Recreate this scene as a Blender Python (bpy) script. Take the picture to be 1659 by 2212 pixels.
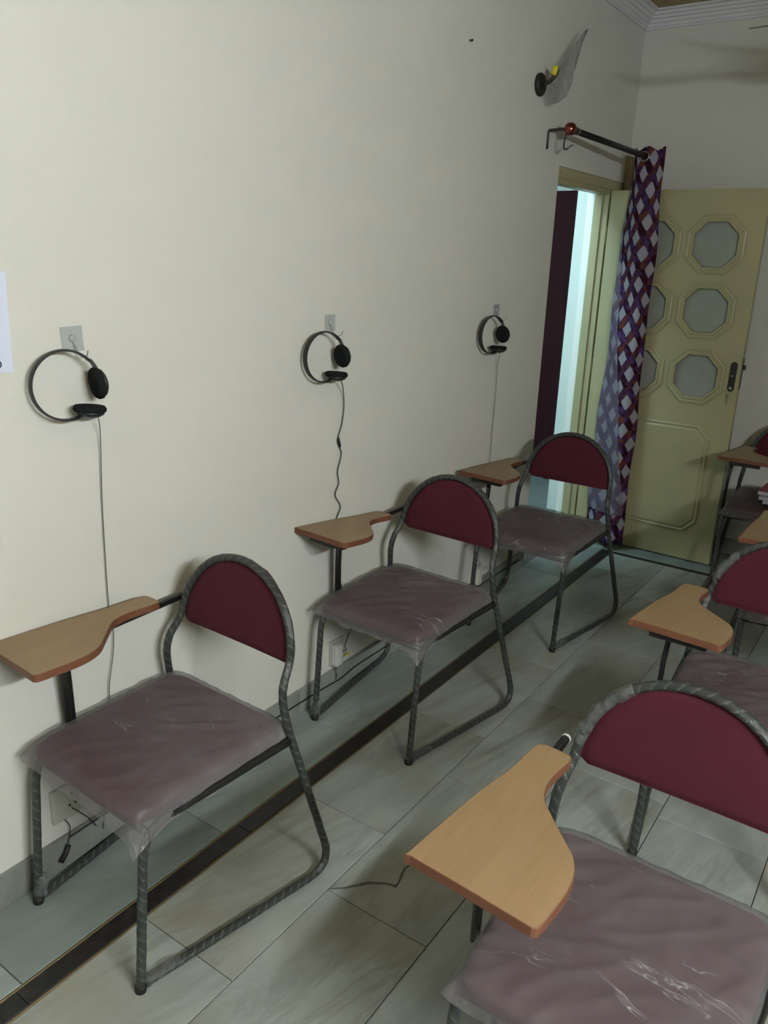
import bpy, bmesh, math, random
from mathutils import Vector, Matrix, noise
random.seed(7)
S = bpy.context.scene
for o in list(bpy.data.objects): bpy.data.objects.remove(o)
R = math.radians

# ---------------------------------------------------------------- camera
cam_d = bpy.data.cameras.new('camera'); cam = bpy.data.objects.new('camera', cam_d)
S.collection.objects.link(cam); S.camera = cam
cam_d.sensor_fit = 'HORIZONTAL'; cam_d.sensor_width = 36.0
cam_d.lens = 1720.3/1659*36.0; cam_d.clip_start = 0.02
def cam_matrix(pos, yaw, pitch, roll):
    ya, pi, ro = R(yaw), R(pitch), R(roll)
    fw = Vector((-math.sin(ya)*math.cos(pi), math.cos(ya)*math.cos(pi), math.sin(pi)))
    r = fw.cross(Vector((0,0,1))).normalized(); u = r.cross(fw)
    r2 = r*math.cos(ro)+u*math.sin(ro); u2 = -r*math.sin(ro)+u*math.cos(ro)
    m = Matrix((r2, u2, -fw)).transposed().to_4x4(); m.translation = pos
    return m
cam.matrix_world = cam_matrix((1.6842,-4.7961,1.605), 34.4178, -17.8366, 1.9876)

# ---------------------------------------------------------------- world, exposure, lamp strengths
w = bpy.data.worlds.new('world'); S.world = w; w.use_nodes = True
w.node_tree.nodes['Background'].inputs[0].default_value = (0.5,0.55,0.6,1)
w.node_tree.nodes['Background'].inputs[1].default_value = 0.02
S.view_settings.view_transform = 'Standard'; S.view_settings.look = 'None'
S.view_settings.exposure = 2.5; S.view_settings.gamma = 1.0; S.view_settings.use_curve_mapping = False
TUBE_POS = (3.16,-4.62,2.12); TUBE_LEN = 1.2; TUBE_STRENGTH = 134.0; TUBE_COL = (0.92,1.0,1.03)
HALL_STRENGTH = 9.5; HALL_COL = (0.68,1.0,1.12)

# ---------------------------------------------------------------- material helpers
def mat(name, col=(.5,.5,.5), rough=.5, metal=0.0, spec=.5, coat=0.0):
    m = bpy.data.materials.new(name); m.use_nodes = True
    b = m.node_tree.nodes['Principled BSDF']
    b.inputs['Base Color'].default_value = (*col,1); b.inputs['Roughness'].default_value = rough
    b.inputs['Metallic'].default_value = metal; b.inputs['Specular IOR Level'].default_value = spec
    b.inputs['Coat Weight'].default_value = coat
    return m
class NT:
    def __init__(s, m): s.m = m; s.t = m.node_tree; s.b = s.t.nodes['Principled BSDF']
    def n(s, kind, **kw):
        x = s.t.nodes.new(kind)
        for k, v in kw.items():
            if k.startswith('i_'): 
                key = k[2:].replace('_',' ')
                x.inputs[key].default_value = v
            else: setattr(x, k, v)
        return x
    def l(s, a, b): s.t.links.new(a, b)
    def ramp(s, fac, stops):
        r = s.t.nodes.new('ShaderNodeValToRGB'); e = r.color_ramp.elements
        while len(e) < len(stops): e.new(.5)
        for i,(p,c) in enumerate(stops):
            e[i].position = p; e[i].color = (*c,1) if len(c)==3 else c
        s.l(fac, r.inputs[0]); return r.outputs[0]
    def math(s, op, a, b=None, c=None):
        x = s.t.nodes.new('ShaderNodeMath'); x.operation = op
        for i,v in enumerate((a,b,c)):
            if v is None: continue
            if isinstance(v,(int,float)): x.inputs[i].default_value = v
            else: s.l(v, x.inputs[i])
        return x.outputs[0]
    def mix(s, fac, a, b, blend='MIX'):
        x = s.t.nodes.new('ShaderNodeMix'); x.data_type='RGBA'; x.blend_type = blend
        for sock,v in ((x.inputs[0],fac),(x.inputs[6],a),(x.inputs[7],b)):
            if isinstance(v,(int,float)): sock.default_value = v
            elif isinstance(v,tuple): sock.default_value = (*v,1)
            else: s.l(v, sock)
        return x.outputs[2]
    def bump(s, h, strength=.2, dist=.01):
        x = s.n('ShaderNodeBump'); x.inputs['Strength'].default_value = strength; x.inputs['Distance'].default_value = dist
        s.l(h, x.inputs['Height']); s.l(x.outputs[0], s.b.inputs['Normal'])
    def noise(s, vec, scale, detail=3, rough=.5, dist=0):
        x = s.n('ShaderNodeTexNoise'); x.inputs['Scale'].default_value = scale; x.inputs['Detail'].default_value = detail
        x.inputs['Roughness'].default_value = rough; x.inputs['Distortion'].default_value = dist
        s.l(vec, x.inputs['Vector']); return x.outputs[0]
    def base(s, c): s.l(c, s.b.inputs['Base Color'])
    def mapping(s, vec, scale=(1,1,1), rot=(0,0,0)):
        x = s.n('ShaderNodeMapping'); x.inputs['Scale'].default_value = scale; x.inputs['Rotation'].default_value = rot
        s.l(vec, x.inputs['Vector']); return x.outputs[0]

M = {}
def wall_paint(name, c1, c2, rough=.75):
    m = mat(name, c1, rough, spec=.25); t = NT(m)
    g = t.n('ShaderNodeNewGeometry').outputs['Position']
    t.base(t.mix(t.ramp(t.noise(g,1.3,4),[(.3,(0,0,0)),(.7,(1,1,1))]), c1, c2))
    t.bump(t.noise(g,240,2), .10, .002); M[name] = m
wall_paint('paint', (.63,.625,.575), (.60,.595,.545))
wall_paint('paint_unseen', (.30,.27,.20), (.28,.25,.185))  # unseen walls: dark warm colour made up to cut bounce and warm shadows
wall_paint('hall_paint', (.80,.82,.78), (.77,.79,.75))
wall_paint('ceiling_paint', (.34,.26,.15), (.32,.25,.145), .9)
wall_paint('plaster', (.66,.65,.68), (.62,.61,.64), .7)

def marble(name, light, mid, vein, warm, amount=1.0):
    m = mat(name, light, .30, spec=.4); t = NT(m)
    oi = t.n('ShaderNodeObjectInfo'); g = t.n('ShaderNodeNewGeometry').outputs['Position']
    off = t.n('ShaderNodeVectorMath', operation='SCALE'); off.inputs['Scale'].default_value = 37.0
    cmb = t.n('ShaderNodeCombineXYZ'); t.l(oi.outputs['Random'], cmb.inputs[0]); t.l(oi.outputs['Random'], cmb.inputs[1])
    t.l(cmb.outputs[0], off.inputs[0])
    add = t.n('ShaderNodeVectorMath', operation='ADD'); t.l(g, add.inputs[0]); t.l(off.outputs[0], add.inputs[1])
    v = t.mapping(add.outputs[0], (1,1,1), (0,0,R(12)))
    vs = t.mapping(v, (6.0,1.2,1.0))
    big = t.ramp(t.noise(vs,1.6,5,.6,.8), [(.36,(0,0,0)),(.66,(1,1,1))])
    c = t.mix(big, light, mid)
    veins = t.noise(vs,1.1,6,.62,1.4)
    vv = t.math('ABSOLUTE', t.math('SUBTRACT', veins, .5))
    vm = t.ramp(vv, [(0,(1,1,1)),(.06,(0,0,0))])
    vm2 = t.math('MULTIPLY', vm, t.ramp(t.noise(v,2.2,3),[(.45,(0,0,0)),(.62,(1,1,1))]))
    c = t.mix(t.math('MULTIPLY', vm2, .40*amount), c, vein)
    wm = t.ramp(t.noise(v,1.7,4,.6,.5),[(.45,(0,0,0)),(.7,(1,1,1))])
    c = t.mix(t.math('MULTIPLY', wm, .7*amount), c, warm)
    st2 = t.ramp(t.noise(t.mapping(v,(9.0,.9,1.0)),1.0,4,.55,.6),[(.56,(0,0,0)),(.66,(1,1,1))])
    st2 = t.math('MULTIPLY', st2, t.ramp(t.noise(v,1.1,2),[(.42,(0,0,0)),(.58,(1,1,1))]))
    c = t.mix(t.math('MULTIPLY', st2, .55*amount), c, tuple(x*.55 for x in warm))
    tone = t.math('ADD', t.math('MULTIPLY', oi.outputs['Random'], .34), .80)
    hs = t.n('ShaderNodeHueSaturation'); t.l(c, hs.inputs['Color']); t.l(tone, hs.inputs['Value'])
    speck = t.noise(g,160,2); c2 = t.mix(t.math('MULTIPLY', t.ramp(speck,[(.4,(0,0,0)),(.7,(1,1,1))]), .12), hs.outputs[0], mid)
    t.base(c2)
    t.l(t.math('ADD', t.math('MULTIPLY', t.noise(g,9,3), .25), .22), t.b.inputs['Roughness'])
    M[name] = m
marble('floor_marble', (.365,.40,.375), (.285,.31,.29), (.13,.125,.11), (.25,.23,.18))
marble('border_marble', (.29,.335,.315), (.21,.25,.235), (.13,.15,.14), (.22,.235,.20), .6)
marble('skirting_marble', (.30,.32,.29), (.23,.245,.22), (.12,.12,.11), (.20,.18,.14), .8)
M['grout'] = mat('grout', (.07,.065,.055), .9)
m = mat('black_stone', (.012,.011,.011), .45); t = NT(m); g = t.n('ShaderNodeNewGeometry').outputs['Position']
t.base(t.mix(t.ramp(t.noise(g,30,4),[(.45,(0,0,0)),(.8,(1,1,1))]), (.010,.009,.009), (.030,.026,.022))); M['black_stone'] = m
M['brass'] = mat('brass', (.22,.16,.08), .5, .6)
M['vein'] = mat('dark_crack', (.10,.10,.085), .8)

# maroon upholstery
def fabric(name, c1, c2):
    m = mat(name, c1, .9, spec=.15); t = NT(m); o = t.n('ShaderNodeTexCoord').outputs['Object']
    n1 = t.noise(o,420,2); n2 = t.noise(o,7,3)
    c = t.mix(t.ramp(n1,[(.35,(0,0,0)),(.65,(1,1,1))]), c1, c2)
    t.base(t.mix(t.math('MULTIPLY', t.ramp(n2,[(.3,(0,0,0)),(.75,(1,1,1))]), .35), c, tuple(x*.62 for x in c1)))
    t.b.inputs['Sheen Weight'].default_value = .12; t.b.inputs['Sheen Roughness'].default_value = .4
    t.b.inputs['Sheen Tint'].default_value = (.8,.35,.42,1)
    t.bump(n1, .03, .0008); M[name] = m
fabric('maroon', (.073,.0136,.022), (.077,.0146,.0238))

# clear film over the seats
m = mat('film', (.50,.49,.50), .42, spec=.5); t = NT(m); o = t.n('ShaderNodeTexCoord').outputs['Object']
oi = t.n('ShaderNodeObjectInfo').outputs['Random']
cmb = t.n('ShaderNodeCombineXYZ'); t.l(t.math('MULTIPLY', oi, 9.0), cmb.inputs[0]); t.l(oi, cmb.inputs[1])
add = t.n('ShaderNodeVectorMath', operation='ADD'); t.l(o, add.inputs[0]); t.l(cmb.outputs[0], add.inputs[1])
v1 = t.mapping(add.outputs[0], (2.0,5.5,1.0), (0,0,R(32)))
st = t.noise(v1,2.2,3,.5,1.2)
streak = t.ramp(t.math('ABSOLUTE', t.math('SUBTRACT', st, .5)), [(0,(1,1,1)),(.006,(.25,.25,.25)),(.03,(0,0,0))])
where = t.ramp(t.noise(add.outputs[0],7,2),[(.55,(0,0,0)),(.74,(1,1,1))])
sw = t.math('MULTIPLY', streak, where)
cloud = t.ramp(t.noise(add.outputs[0],5,3),[(.3,(0,0,0)),(.75,(1,1,1))])
al = t.math('ADD', t.math('ADD', t.math('MULTIPLY', cloud, .20), .42), t.math('MULTIPLY', sw, .40))
so = t.n('ShaderNodeSeparateXYZ'); t.l(o, so.inputs[0])
haze_fade = t.ramp(t.math('ADD', t.math('MULTIPLY', so.outputs[1], 2.0), .5), [(0,(.66,.66,.66)),(.30,(.86,.86,.86)),(.75,(1,1,1))])  # grazing-view haze put into the alpha: clearer at the front, hazier behind
skirt = t.ramp(t.math('MULTIPLY', t.math('SUBTRACT', .475, so.outputs[2]), 20.0), [(0,(0,0,0)),(.5,(1,1,1))])
t.l(t.math('ADD', t.math('MULTIPLY', al, haze_fade), t.math('MULTIPLY', skirt, .14)), t.b.inputs['Alpha']); t.base(t.mix(sw, (.205,.188,.196), (.48,.46,.49)))
t.bump(t.math('ADD', t.noise(v1,5,5,.6,1.0), t.math('MULTIPLY', sw, .6)), .30, .004); M['film'] = m
m = mat('film_scrap', (.22,.225,.22), .25, spec=.7); t = NT(m); o = t.n('ShaderNodeTexCoord').outputs['Object']
t.l(t.math('ADD', t.math('MULTIPLY', t.noise(o,60,3), .6), .05), t.b.inputs['Alpha']); t.bump(t.noise(o,90,3), .7, .004); M['film_scrap'] = m

# steel tube with clear film wound round it
m = mat('wrapped_tube', (.06,.065,.06), .3, spec=.6); t = NT(m); uv = t.n('ShaderNodeTexCoord').outputs['UV']
sep = t.n('ShaderNodeSeparateXYZ'); t.l(uv, sep.inputs[0])
nz = t.noise(uv, 22, 3)
ph = t.math('FRACT', t.math('ADD', t.math('ADD', t.math('MULTIPLY', sep.outputs[1], 38.0), t.math('MULTIPLY', sep.outputs[0], 2.0)), t.math('MULTIPLY', nz, .5)))
edge = t.ramp(ph, [(0,(1,1,1)),(.10,(.35,.35,.35)),(.28,(0,0,0)),(.9,(0,0,0)),(1,(.8,.8,.8))])
patch = t.ramp(t.noise(uv, 9, 2),[(.35,(.25,.25,.25)),(.65,(1,1,1))])
holes = t.ramp(t.noise(uv, 13, 2),[(.70,(0,0,0)),(.73,(1,1,1))])
c = t.mix(t.math('MULTIPLY', edge, patch), (.032,.036,.033), (.15,.155,.145))
t.base(t.mix(holes, c, (.012,.012,.012)))
t.bump(t.math('ADD', t.math('MULTIPLY', edge, .6), t.noise(uv,60,3)), .5, .003); M['wrapped_tube'] = m
M['black_steel'] = mat('black_steel', (.012,.012,.012), .38)
M['rubber'] = mat('black_rubber', (.01,.01,.01), .6)
M['white_plastic'] = mat('white_plastic', (.55,.55,.52), .4)

# wood laminate
def wood(name, c1, c2, c3, rough=.42):
    m = mat(name, c1, rough, spec=.4); t = NT(m); o = t.n('ShaderNodeTexCoord').outputs['Object']
    v = t.mapping(o, (60,3.2,10)); n = t.noise(v,1.4,5,.65,.4)
    c = t.mix(t.ramp(n,[(.32,(0,0,0)),(.70,(1,1,1))]), c1, c2)
    n2 = t.noise(t.mapping(o,(14,2,4)),1.2,3); c = t.mix(t.math('MULTIPLY', t.ramp(n2,[(.42,(0,0,0)),(.7,(1,1,1))]), .45), c, c3)
    t.base(c); M[name] = m
wood('oak', (.285,.188,.098), (.245,.155,.076), (.315,.215,.118))
wood('oak_edge', (.158,.060,.031), (.128,.046,.023), (.18,.074,.038), .5)
M['chipboard'] = mat('chipboard', (.30,.20,.12), .9)

# door paint, glass and metal
m = mat('door_paint', (.36,.33,.185), .42, spec=.45); t = NT(m); g = t.n('ShaderNodeNewGeometry').outputs['Position']
t.base(t.mix(t.ramp(t.noise(g,3,4),[(.35,(0,0,0)),(.7,(1,1,1))]), (.36,.33,.185), (.34,.315,.185)))
t.bump(t.noise(g,60,2), .06, .004); M['door_paint'] = m
m = mat('frosted_glass', (.62,.66,.60), .5); t = NT(m); g = t.n('ShaderNodeNewGeometry').outputs['Position']
t.b.inputs['Transmission Weight'].default_value = .35; t.b.inputs['Roughness'].default_value = .55; t.b.inputs['IOR'].default_value = 1.3
t.base(t.mix(t.noise(g,14,3), (.34,.36,.31), (.45,.47,.42))); M['frosted_glass'] = m
M['steel'] = mat('steel', (.45,.45,.43), .3, 1.0)
M['dark_metal'] = mat('dark_metal', (.06,.055,.05), .35, .8)
M['copper'] = mat('copper', (.33,.10,.08), .2, 1.0)
m = mat('rod_metal', (.035,.03,.028), .35, .7); M['rod_metal'] = m
m = mat('dark_door', (.030,.008,.010), .6, spec=.12); t = NT(m); g = t.n('ShaderNodeNewGeometry').outputs['Position']
t.base(t.mix(t.noise(t.mapping(g,(30,30,2)),1.5,4), (.024,.006,.008), (.050,.012,.016))); M['dark_door'] = m
M['black_plastic'] = mat('black_plastic', (.012,.013,.013), .42)
M['foam'] = mat('foam', (.010,.012,.012), .95, spec=.1)
M['grey_plastic'] = mat('grey_plastic', (.07,.075,.068), .35)
M['grey_cord'] = mat('grey_cord', (.10,.105,.095), .5)
m = mat('clear_plate', (.66,.70,.70), .18); m.node_tree.nodes['Principled BSDF'].inputs['Alpha'].default_value = .35; M['clear_plate'] = m
M['socket'] = mat('socket_plastic', (.46,.45,.38), .45)
M['yellow'] = mat('yellow_plastic', (.62,.55,.03), .5)
m = mat('paper', (.62,.66,.80), .8); M['paper'] = m
M['ink'] = mat('ink', (.02,.025,.07), .7)
M['pages'] = mat('pages', (.48,.49,.56), .8)
M['pink_cover'] = mat('pink_cover', (.26,.075,.085), .5)
M['white_cover'] = mat('white_cover', (.38,.39,.46), .5)
M['fan_paint'] = mat('fan_paint', (.10,.08,.06), .5)
def emis(name, col, s):
    m = bpy.data.materials.new(name); m.use_nodes = True; t = m.node_tree; t.nodes.clear()
    e = t.nodes.new('ShaderNodeEmission'); e.inputs[0].default_value = (*col,1); e.inputs[1].default_value = s
    o = t.nodes.new('ShaderNodeOutputMaterial'); t.links.new(e.outputs[0], o.inputs[0]); M[name] = m
emis('tube_glow', TUBE_COL, TUBE_STRENGTH); emis('hall_glow', HALL_COL, HALL_STRENGTH)

# printed curtain: pale diamonds between crossing plum, violet and rust ribbons
def curtain_cloth(name, pale):
    m = mat(name, (.5,.4,.5), .75, spec=.2); t = NT(m); uv = t.n('ShaderNodeTexCoord').outputs['UV']
    sp = t.n('ShaderNodeSeparateXYZ'); t.l(uv, sp.inputs[0])
    a = t.math('DIVIDE', sp.outputs[0], .128); b = t.math('DIVIDE', sp.outputs[1], .158)
    pp = t.math('ADD', a, b); qq = t.math('SUBTRACT', a, b)
    fp = t.math('FRACT', pp); fq = t.math('FRACT', qq)
    dp = t.math('ABSOLUTE', t.math('SUBTRACT', fp, .5)); dq = t.math('ABSOLUTE', t.math('SUBTRACT', fq, .5))
    inner = t.math('LESS_THAN', t.math('MAXIMUM', dp, dq), .275)
    isq = t.math('GREATER_THAN', dq, dp)
    nz = t.noise(uv, 16, 2); nz2 = t.noise(uv, 24, 3)
    ribA = t.mix(t.ramp(nz,[(.46,(0,0,0)),(.58,(1,1,1))]), (.050,.009,.022), (.115,.060,.21))
    ribB = t.mix(t.ramp(nz2,[(.48,(0,0,0)),(.60,(1,1,1))]), (.085,.028,.085), (.20,.060,.032))
    half = t.math('GREATER_THAN', t.math('MULTIPLY', t.math('SUBTRACT', fp, .5), t.math('SUBTRACT', fq, .5)), 0.0)
    ribA = t.mix(t.math('MULTIPLY', half, .45), ribA, (.03,.006,.016))
    rib = t.mix(isq, ribA, ribB)
    col = t.mix(inner, rib, (.46,.43,.50))
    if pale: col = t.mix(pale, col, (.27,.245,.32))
    t.base(col)
    tr = t.n('ShaderNodeBsdfTranslucent'); t.l(col, tr.inputs[0])
    mx = t.n('ShaderNodeMixShader'); mx.inputs[0].default_value = .45
    out = [n for n in t.t.nodes if n.type == 'OUTPUT_MATERIAL'][0]
    t.l(t.b.outputs[0], mx.inputs[1]); t.l(tr.outputs[0], mx.inputs[2]); t.l(mx.outputs[0], out.inputs[0]); M[name] = m
curtain_cloth('curtain_print', 0); curtain_cloth('curtain_pale', .52)

# ---------------------------------------------------------------- mesh helpers
def link(o, parent=None):
    S.collection.objects.link(o)
    if parent is not None: o.parent = parent
    return o
def obj(name, verts, faces, material, parent=None, smooth=False, uvs=None, loc=None):
    me = bpy.data.meshes.new(name); me.from_pydata([tuple(v) for v in verts], [], faces); me.update()
    if isinstance(material, str): material = M[material]
    me.materials.append(material)
    if smooth:
        for p in me.polygons: p.use_smooth = True
    if uvs:
        l = me.uv_layers.new(name='uv')
        for lp in me.loops: l.data[lp.index].uv = uvs[lp.vertex_index]
    bm = bmesh.new(); bm.from_mesh(me); bmesh.ops.recalc_face_normals(bm, faces=bm.faces); bm.to_mesh(me); bm.free()
    o = bpy.data.objects.new(name, me); link(o, parent)
    if loc: o.location = loc
    return o
def empty(name, loc=(0,0,0), parent=None):
    o = bpy.data.objects.new(name, None); o.location = loc; o.empty_display_size = .05; return link(o, parent)
def tag(o, label=None, cat=None, group=None, kind=None):
    for k,v in (('label',label),('category',cat),('group',group),('kind',kind)):
        if v: o[k] = v
    return o
class MB:
    def __init__(s): s.v = []; s.f = []
    def add(s, V, F):
        n = len(s.v); s.v += [tuple(x) for x in V]; s.f += [tuple(i+n for i in f) for f in F]; return s
    def box(s, x0,x1,y0,y1,z0,z1, bev=0):
        if bev <= 0:
            V = [(x,y,z) for z in (z0,z1) for y in (y0,y1) for x in (x0,x1)]
            return s.add(V, [(0,2,3,1),(4,5,7,6),(0,1,5,4),(2,6,7,3),(0,4,6,2),(1,3,7,5)])
        bm = bmesh.new(); bmesh.ops.create_cube(bm, size=1)
        for v in bm.verts: v.co = Vector(((x0+x1)/2+v.co.x*(x1-x0),(y0+y1)/2+v.co.y*(y1-y0),(z0+z1)/2+v.co.z*(z1-z0)))
        bmesh.ops.bevel(bm, geom=bm.edges[:], offset=bev, segments=2, affect='EDGES', profile=.6)
        bm.verts.index_update(); s.add([v.co.copy() for v in bm.verts], [tuple(v.index for v in f.verts) for f in bm.faces]); bm.free(); return s
    def prism(s, poly, z0, z1):
        n = len(poly); V = [(*p,z0) for p in poly]+[(*p,z1) for p in poly]
        return s.add(V, [tuple(range(n))[::-1], tuple(range(n,2*n))]+[(i,(i+1)%n,(i+1)%n+n,i+n) for i in range(n)])
    def sphere(s, c, r, nu=16, nv=10, sc=(1,1,1)):
        V = [(c[0],c[1],c[2]+r*sc[2])]
        for j in range(1,nv):
            a = math.pi*j/nv
            for i in range(nu):
                b = 2*math.pi*i/nu; V.append((c[0]+r*sc[0]*math.sin(a)*math.cos(b), c[1]+r*sc[1]*math.sin(a)*math.sin(b), c[2]+r*sc[2]*math.cos(a)))
        V.append((c[0],c[1],c[2]-r*sc[2])); F = []
        for i in range(nu):
            F.append((0,1+i,1+(i+1)%nu)); F.append((len(V)-1, 1+(nv-2)*nu+(i+1)%nu, 1+(nv-2)*nu+i))
            for j in range(nv-2): F.append((1+j*nu+i,1+(j+1)*nu+i,1+(j+1)*nu+(i+1)%nu,1+j*nu+(i+1)%nu))
        return s.add(V,F)
    def lathe(s, prof, origin, axis, n=20):
        ax = Vector(axis).normalized(); e1 = ax.orthogonal().normalized(); e2 = ax.cross(e1); o = Vector(origin)
        V = []; F = []
        for (h,r) in prof:
            for i in range(n):
                a = 2*math.pi*i/n; V.append(o+ax*h+(e1*math.cos(a)+e2*math.sin(a))*r)
        for j in range(len(prof)-1):
            for i in range(n): F.append((j*n+i,j*n+(i+1)%n,(j+1)*n+(i+1)%n,(j+1)*n+i))
        F.append(tuple(range(n))[::-1]); F.append(tuple((len(prof)-1)*n+i for i in range(n)))
        return s.add(V,F)
    def build(s, name, material, parent=None, smooth=False, loc=None): return obj(name, s.v, s.f, material, parent, smooth, None, loc)
def fillet(pts, rad, seg=6):
    P = [Vector(p) for p in pts]; out = [P[0]]
    for i in range(1,len(P)-1):
        r = rad[i] if isinstance(rad,(list,tuple)) else rad
        a = P[i-1]-P[i]; b = P[i+1]-P[i]
        ra = min(r, a.length*.49); rb = min(r, b.length*.49)
        s = P[i]+a.normalized()*ra; e = P[i]+b.normalized()*rb
        if r <= 0: out.append(P[i]); continue
        for k in range(seg+1):
            t = k/seg; out.append(s*(1-t)**2+P[i]*2*t*(1-t)+e*t**2)
    out.append(P[-1]); return out
def resample(P, step):
    out = [P[0]]
    for a,b in zip(P,P[1:]):
        n = max(1,int((b-a).length/step))
        for k in range(1,n+1): out.append(a.lerp(b,k/n))
    return out
def catmull(pts, n=6):
    P = [Vector(p) for p in pts]; P = [P[0]*2-P[1]]+P+[P[-1]*2-P[-2]]; out = []
    for i in range(1,len(P)-2):
        a,b,c,d = P[i-1:i+3]
        for k in range(n):
            t = k/n; out.append(.5*((2*b)+(c-a)*t+(2*a-5*b+4*c-d)*t*t+(3*b-a-3*c+d)*t**3))
    out.append(P[-2]); return out
def sweep(path, rx, ry=None, n=10, up=None, lump=0, seed=0):
    """tube along a path: returns verts, faces, uvs"""
    if ry is None: ry = rx
    V=[];F=[];U=[]; L=0; prev=None
    for i,p in enumerate(path):
        tdir = (path[min(i+1,len(path)-1)]-path[max(i-1,0)]).normalized()
        if up is not None: e1 = (Vector(up)-tdir*Vector(up).dot(tdir)).normalized()
        elif prev is None: e1 = tdir.orthogonal().normalized()
        else: e1 = (prev-tdir*prev.dot(tdir)).normalized()
        prev = e1; e2 = tdir.cross(e1)
        if i: L += (p-path[i-1]).length
        for k in range(n+1):
            a = 2*math.pi*k/n; d = e1*math.cos(a)*rx+e2*math.sin(a)*ry
            s = 1+lump*noise.noise(Vector((p.x*45+seed,p.y*45+math.cos(a)*1.3,p.z*45+math.sin(a)*1.3))) if lump and k<n else 1
            if lump and k==n: V.append(V[-n]); 
            else: V.append(p+d*s)
            U.append((k/n,L))
    m=n+1
    for i in range(len(path)-1):
        for k in range(n): F.append((i*m+k,i*m+k+1,(i+1)*m+k+1,(i+1)*m+k))
    F.append(tuple(range(n))[::-1]); F.append(tuple((len(path)-1)*m+k for k in range(n)))
    return V,F,U
def tube(name, path, r, material, parent=None, n=10, lump=0, seed=0, ry=None, up=None):
    V,F,U = sweep(path, r, ry, n, up, lump, seed)
    return obj(name, V, F, material, parent, True, U)
def copy_tree(o, parent=None):
    c = o.copy(); S.collection.objects.link(c)
    c.parent = parent
    for ch in list(o.children): copy_tree(ch, c)
    return c

# ================================================================ the room shell
ZC = 2.885; YF = -6.6; XR = 3.25
def struct(name, mb, material, parent=None, label=None):
    o = mb.build(name, material, parent)
    if parent is None: o['kind'] = 'structure'
    return o
# left wall with the doorway at its far end
mb = MB().box(-.12,0,YF,-.967,0,ZC).box(-.12,0,-.967,-.0,2.038,ZC)
struct('wall_left', mb, 'paint')
struct('wall_back', MB().box(-.06,XR+.12,0,.12,0,ZC), 'paint')
struct('wall_right', MB().box(XR,XR+.12,YF,0,0,ZC), 'paint_unseen')
struct('wall_front', MB().box(-.12,XR+.12,YF-.12,YF,0,ZC), 'paint_unseen')
struct('ceiling', MB().box(-.12,XR+.12,YF-.12,.12,ZC,ZC+.1), 'ceiling_paint')

# floor: dark joint bed with individual marble slabs on it
floor = struct('floor', MB().box(-.12,XR,YF,0,-.06,-.004), 'grout')
slab_cache = {}
def slab(name, x0,x1,y0,y1, material, gap=.0011):
    dx, dy = round(x1-x0,4), round(y1-y0,4)
    if dx < .0025 or dy < .0025: return
    key = (name,dx,dy,material)
    if key not in slab_cache:
        hx, hy = dx/2-gap, dy/2-gap; b = .0012
        V = [(-hx,-hy,-.02),(hx,-hy,-.02),(hx,hy,-.02),(-hx,hy,-.02),(-hx,-hy,-b),(hx,-hy,-b),(hx,hy,-b),(-hx,hy,-b),
             (-hx+b,-hy+b,0),(hx-b,-hy+b,0),(hx-b,hy-b,0),(-hx+b,hy-b,0)]
        F = [(0,1,5,4),(1,2,6,5),(2,3,7,6),(3,0,4,7),(4,5,9,8),(5,6,10,9),(6,7,11,10),(7,4,8,11),(8,9,10,11)]
        me = bpy.data.meshes.new(name); me.from_pydata(V,[],F); me.update(); me.materials.append(M[material]); slab_cache[key] = me
    o = bpy.data.objects.new(name, slab_cache[key]); o.location = ((x0+x1)/2,(y0+y1)/2,0); link(o, floor); return o
offs = [-1.345,-1.61,-1.315,-2.62,-1.40,-1.70,-1.33,-1.62,-1.36,-1.6]
for k in range(10):
    x0 = .316+.31*k if k else .318; x1 = min(.316+.31*(k+1), XR)
    y = offs[k]
    while y < -.452: y += .615
    while y > YF:
        slab('slab', x0, x1, max(y-.615,YF), min(y,-.454), 'floor_marble'); y -= .615
y = -.412
ys = [-.412,-.99,-1.62,-2.24,-2.856,-3.469,-4.095,-4.71,-5.33,-5.95,YF]
for a,b in zip(ys,ys[1:]): slab('border_slab', .0, .2505, b, a, 'border_marble')
slab('border_slab', 0, .2505, -.412, 0, 'border_marble')
x = .2505
while x < XR:
    slab('border_slab', x, min(x+.62,XR), -.408, 0, 'border_marble'); x += .62
ys = [-.410,-1.29,-1.977,-2.777,-3.42,-4.115,-4.8,-5.5,-6.1,YF]
for a,b in zip(ys,ys[1:]): slab('black_strip', .258, .312, b, a, 'black_stone', .0006)
x = .312
while x < XR: slab('black_strip', x, min(x+.7,XR), -.450, -.412, 'black_stone', .0006); x += .7
slab('brass_strip', .2515, .2575, YF, -.406, 'brass', 0); slab('brass_strip', .3125, .3175, YF, -.452, 'brass', 0)
slab('brass_strip', .318, XR, -.4535, -.4505, 'brass', 0)
# the long dark natural crack in the marble near the first chair
ck = [(.628,-3.452),(.66,-3.425),(.70,-3.372),(.74,-3.345),(.766,-3.338),(.757,-3.300),(.748,-3.27),(.756,-3.235)]
V=[];F=[]
for i,(a,b) in enumerate(ck):
    ww = .0055*(1.0 if 0<i<len(ck)-1 else .3)*random.uniform(.6,1.3); nx,ny = (.55,-.83) if i<5 else (-.95,.2)
    V += [(a-nx*ww,b-ny*ww,.0006),(a+nx*ww,b+ny*ww,.0006)]
    if i: F.append((2*i-2,2*i-1,2*i+1,2*i))
obj('marble_crack', V, F, 'vein', floor)

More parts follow.
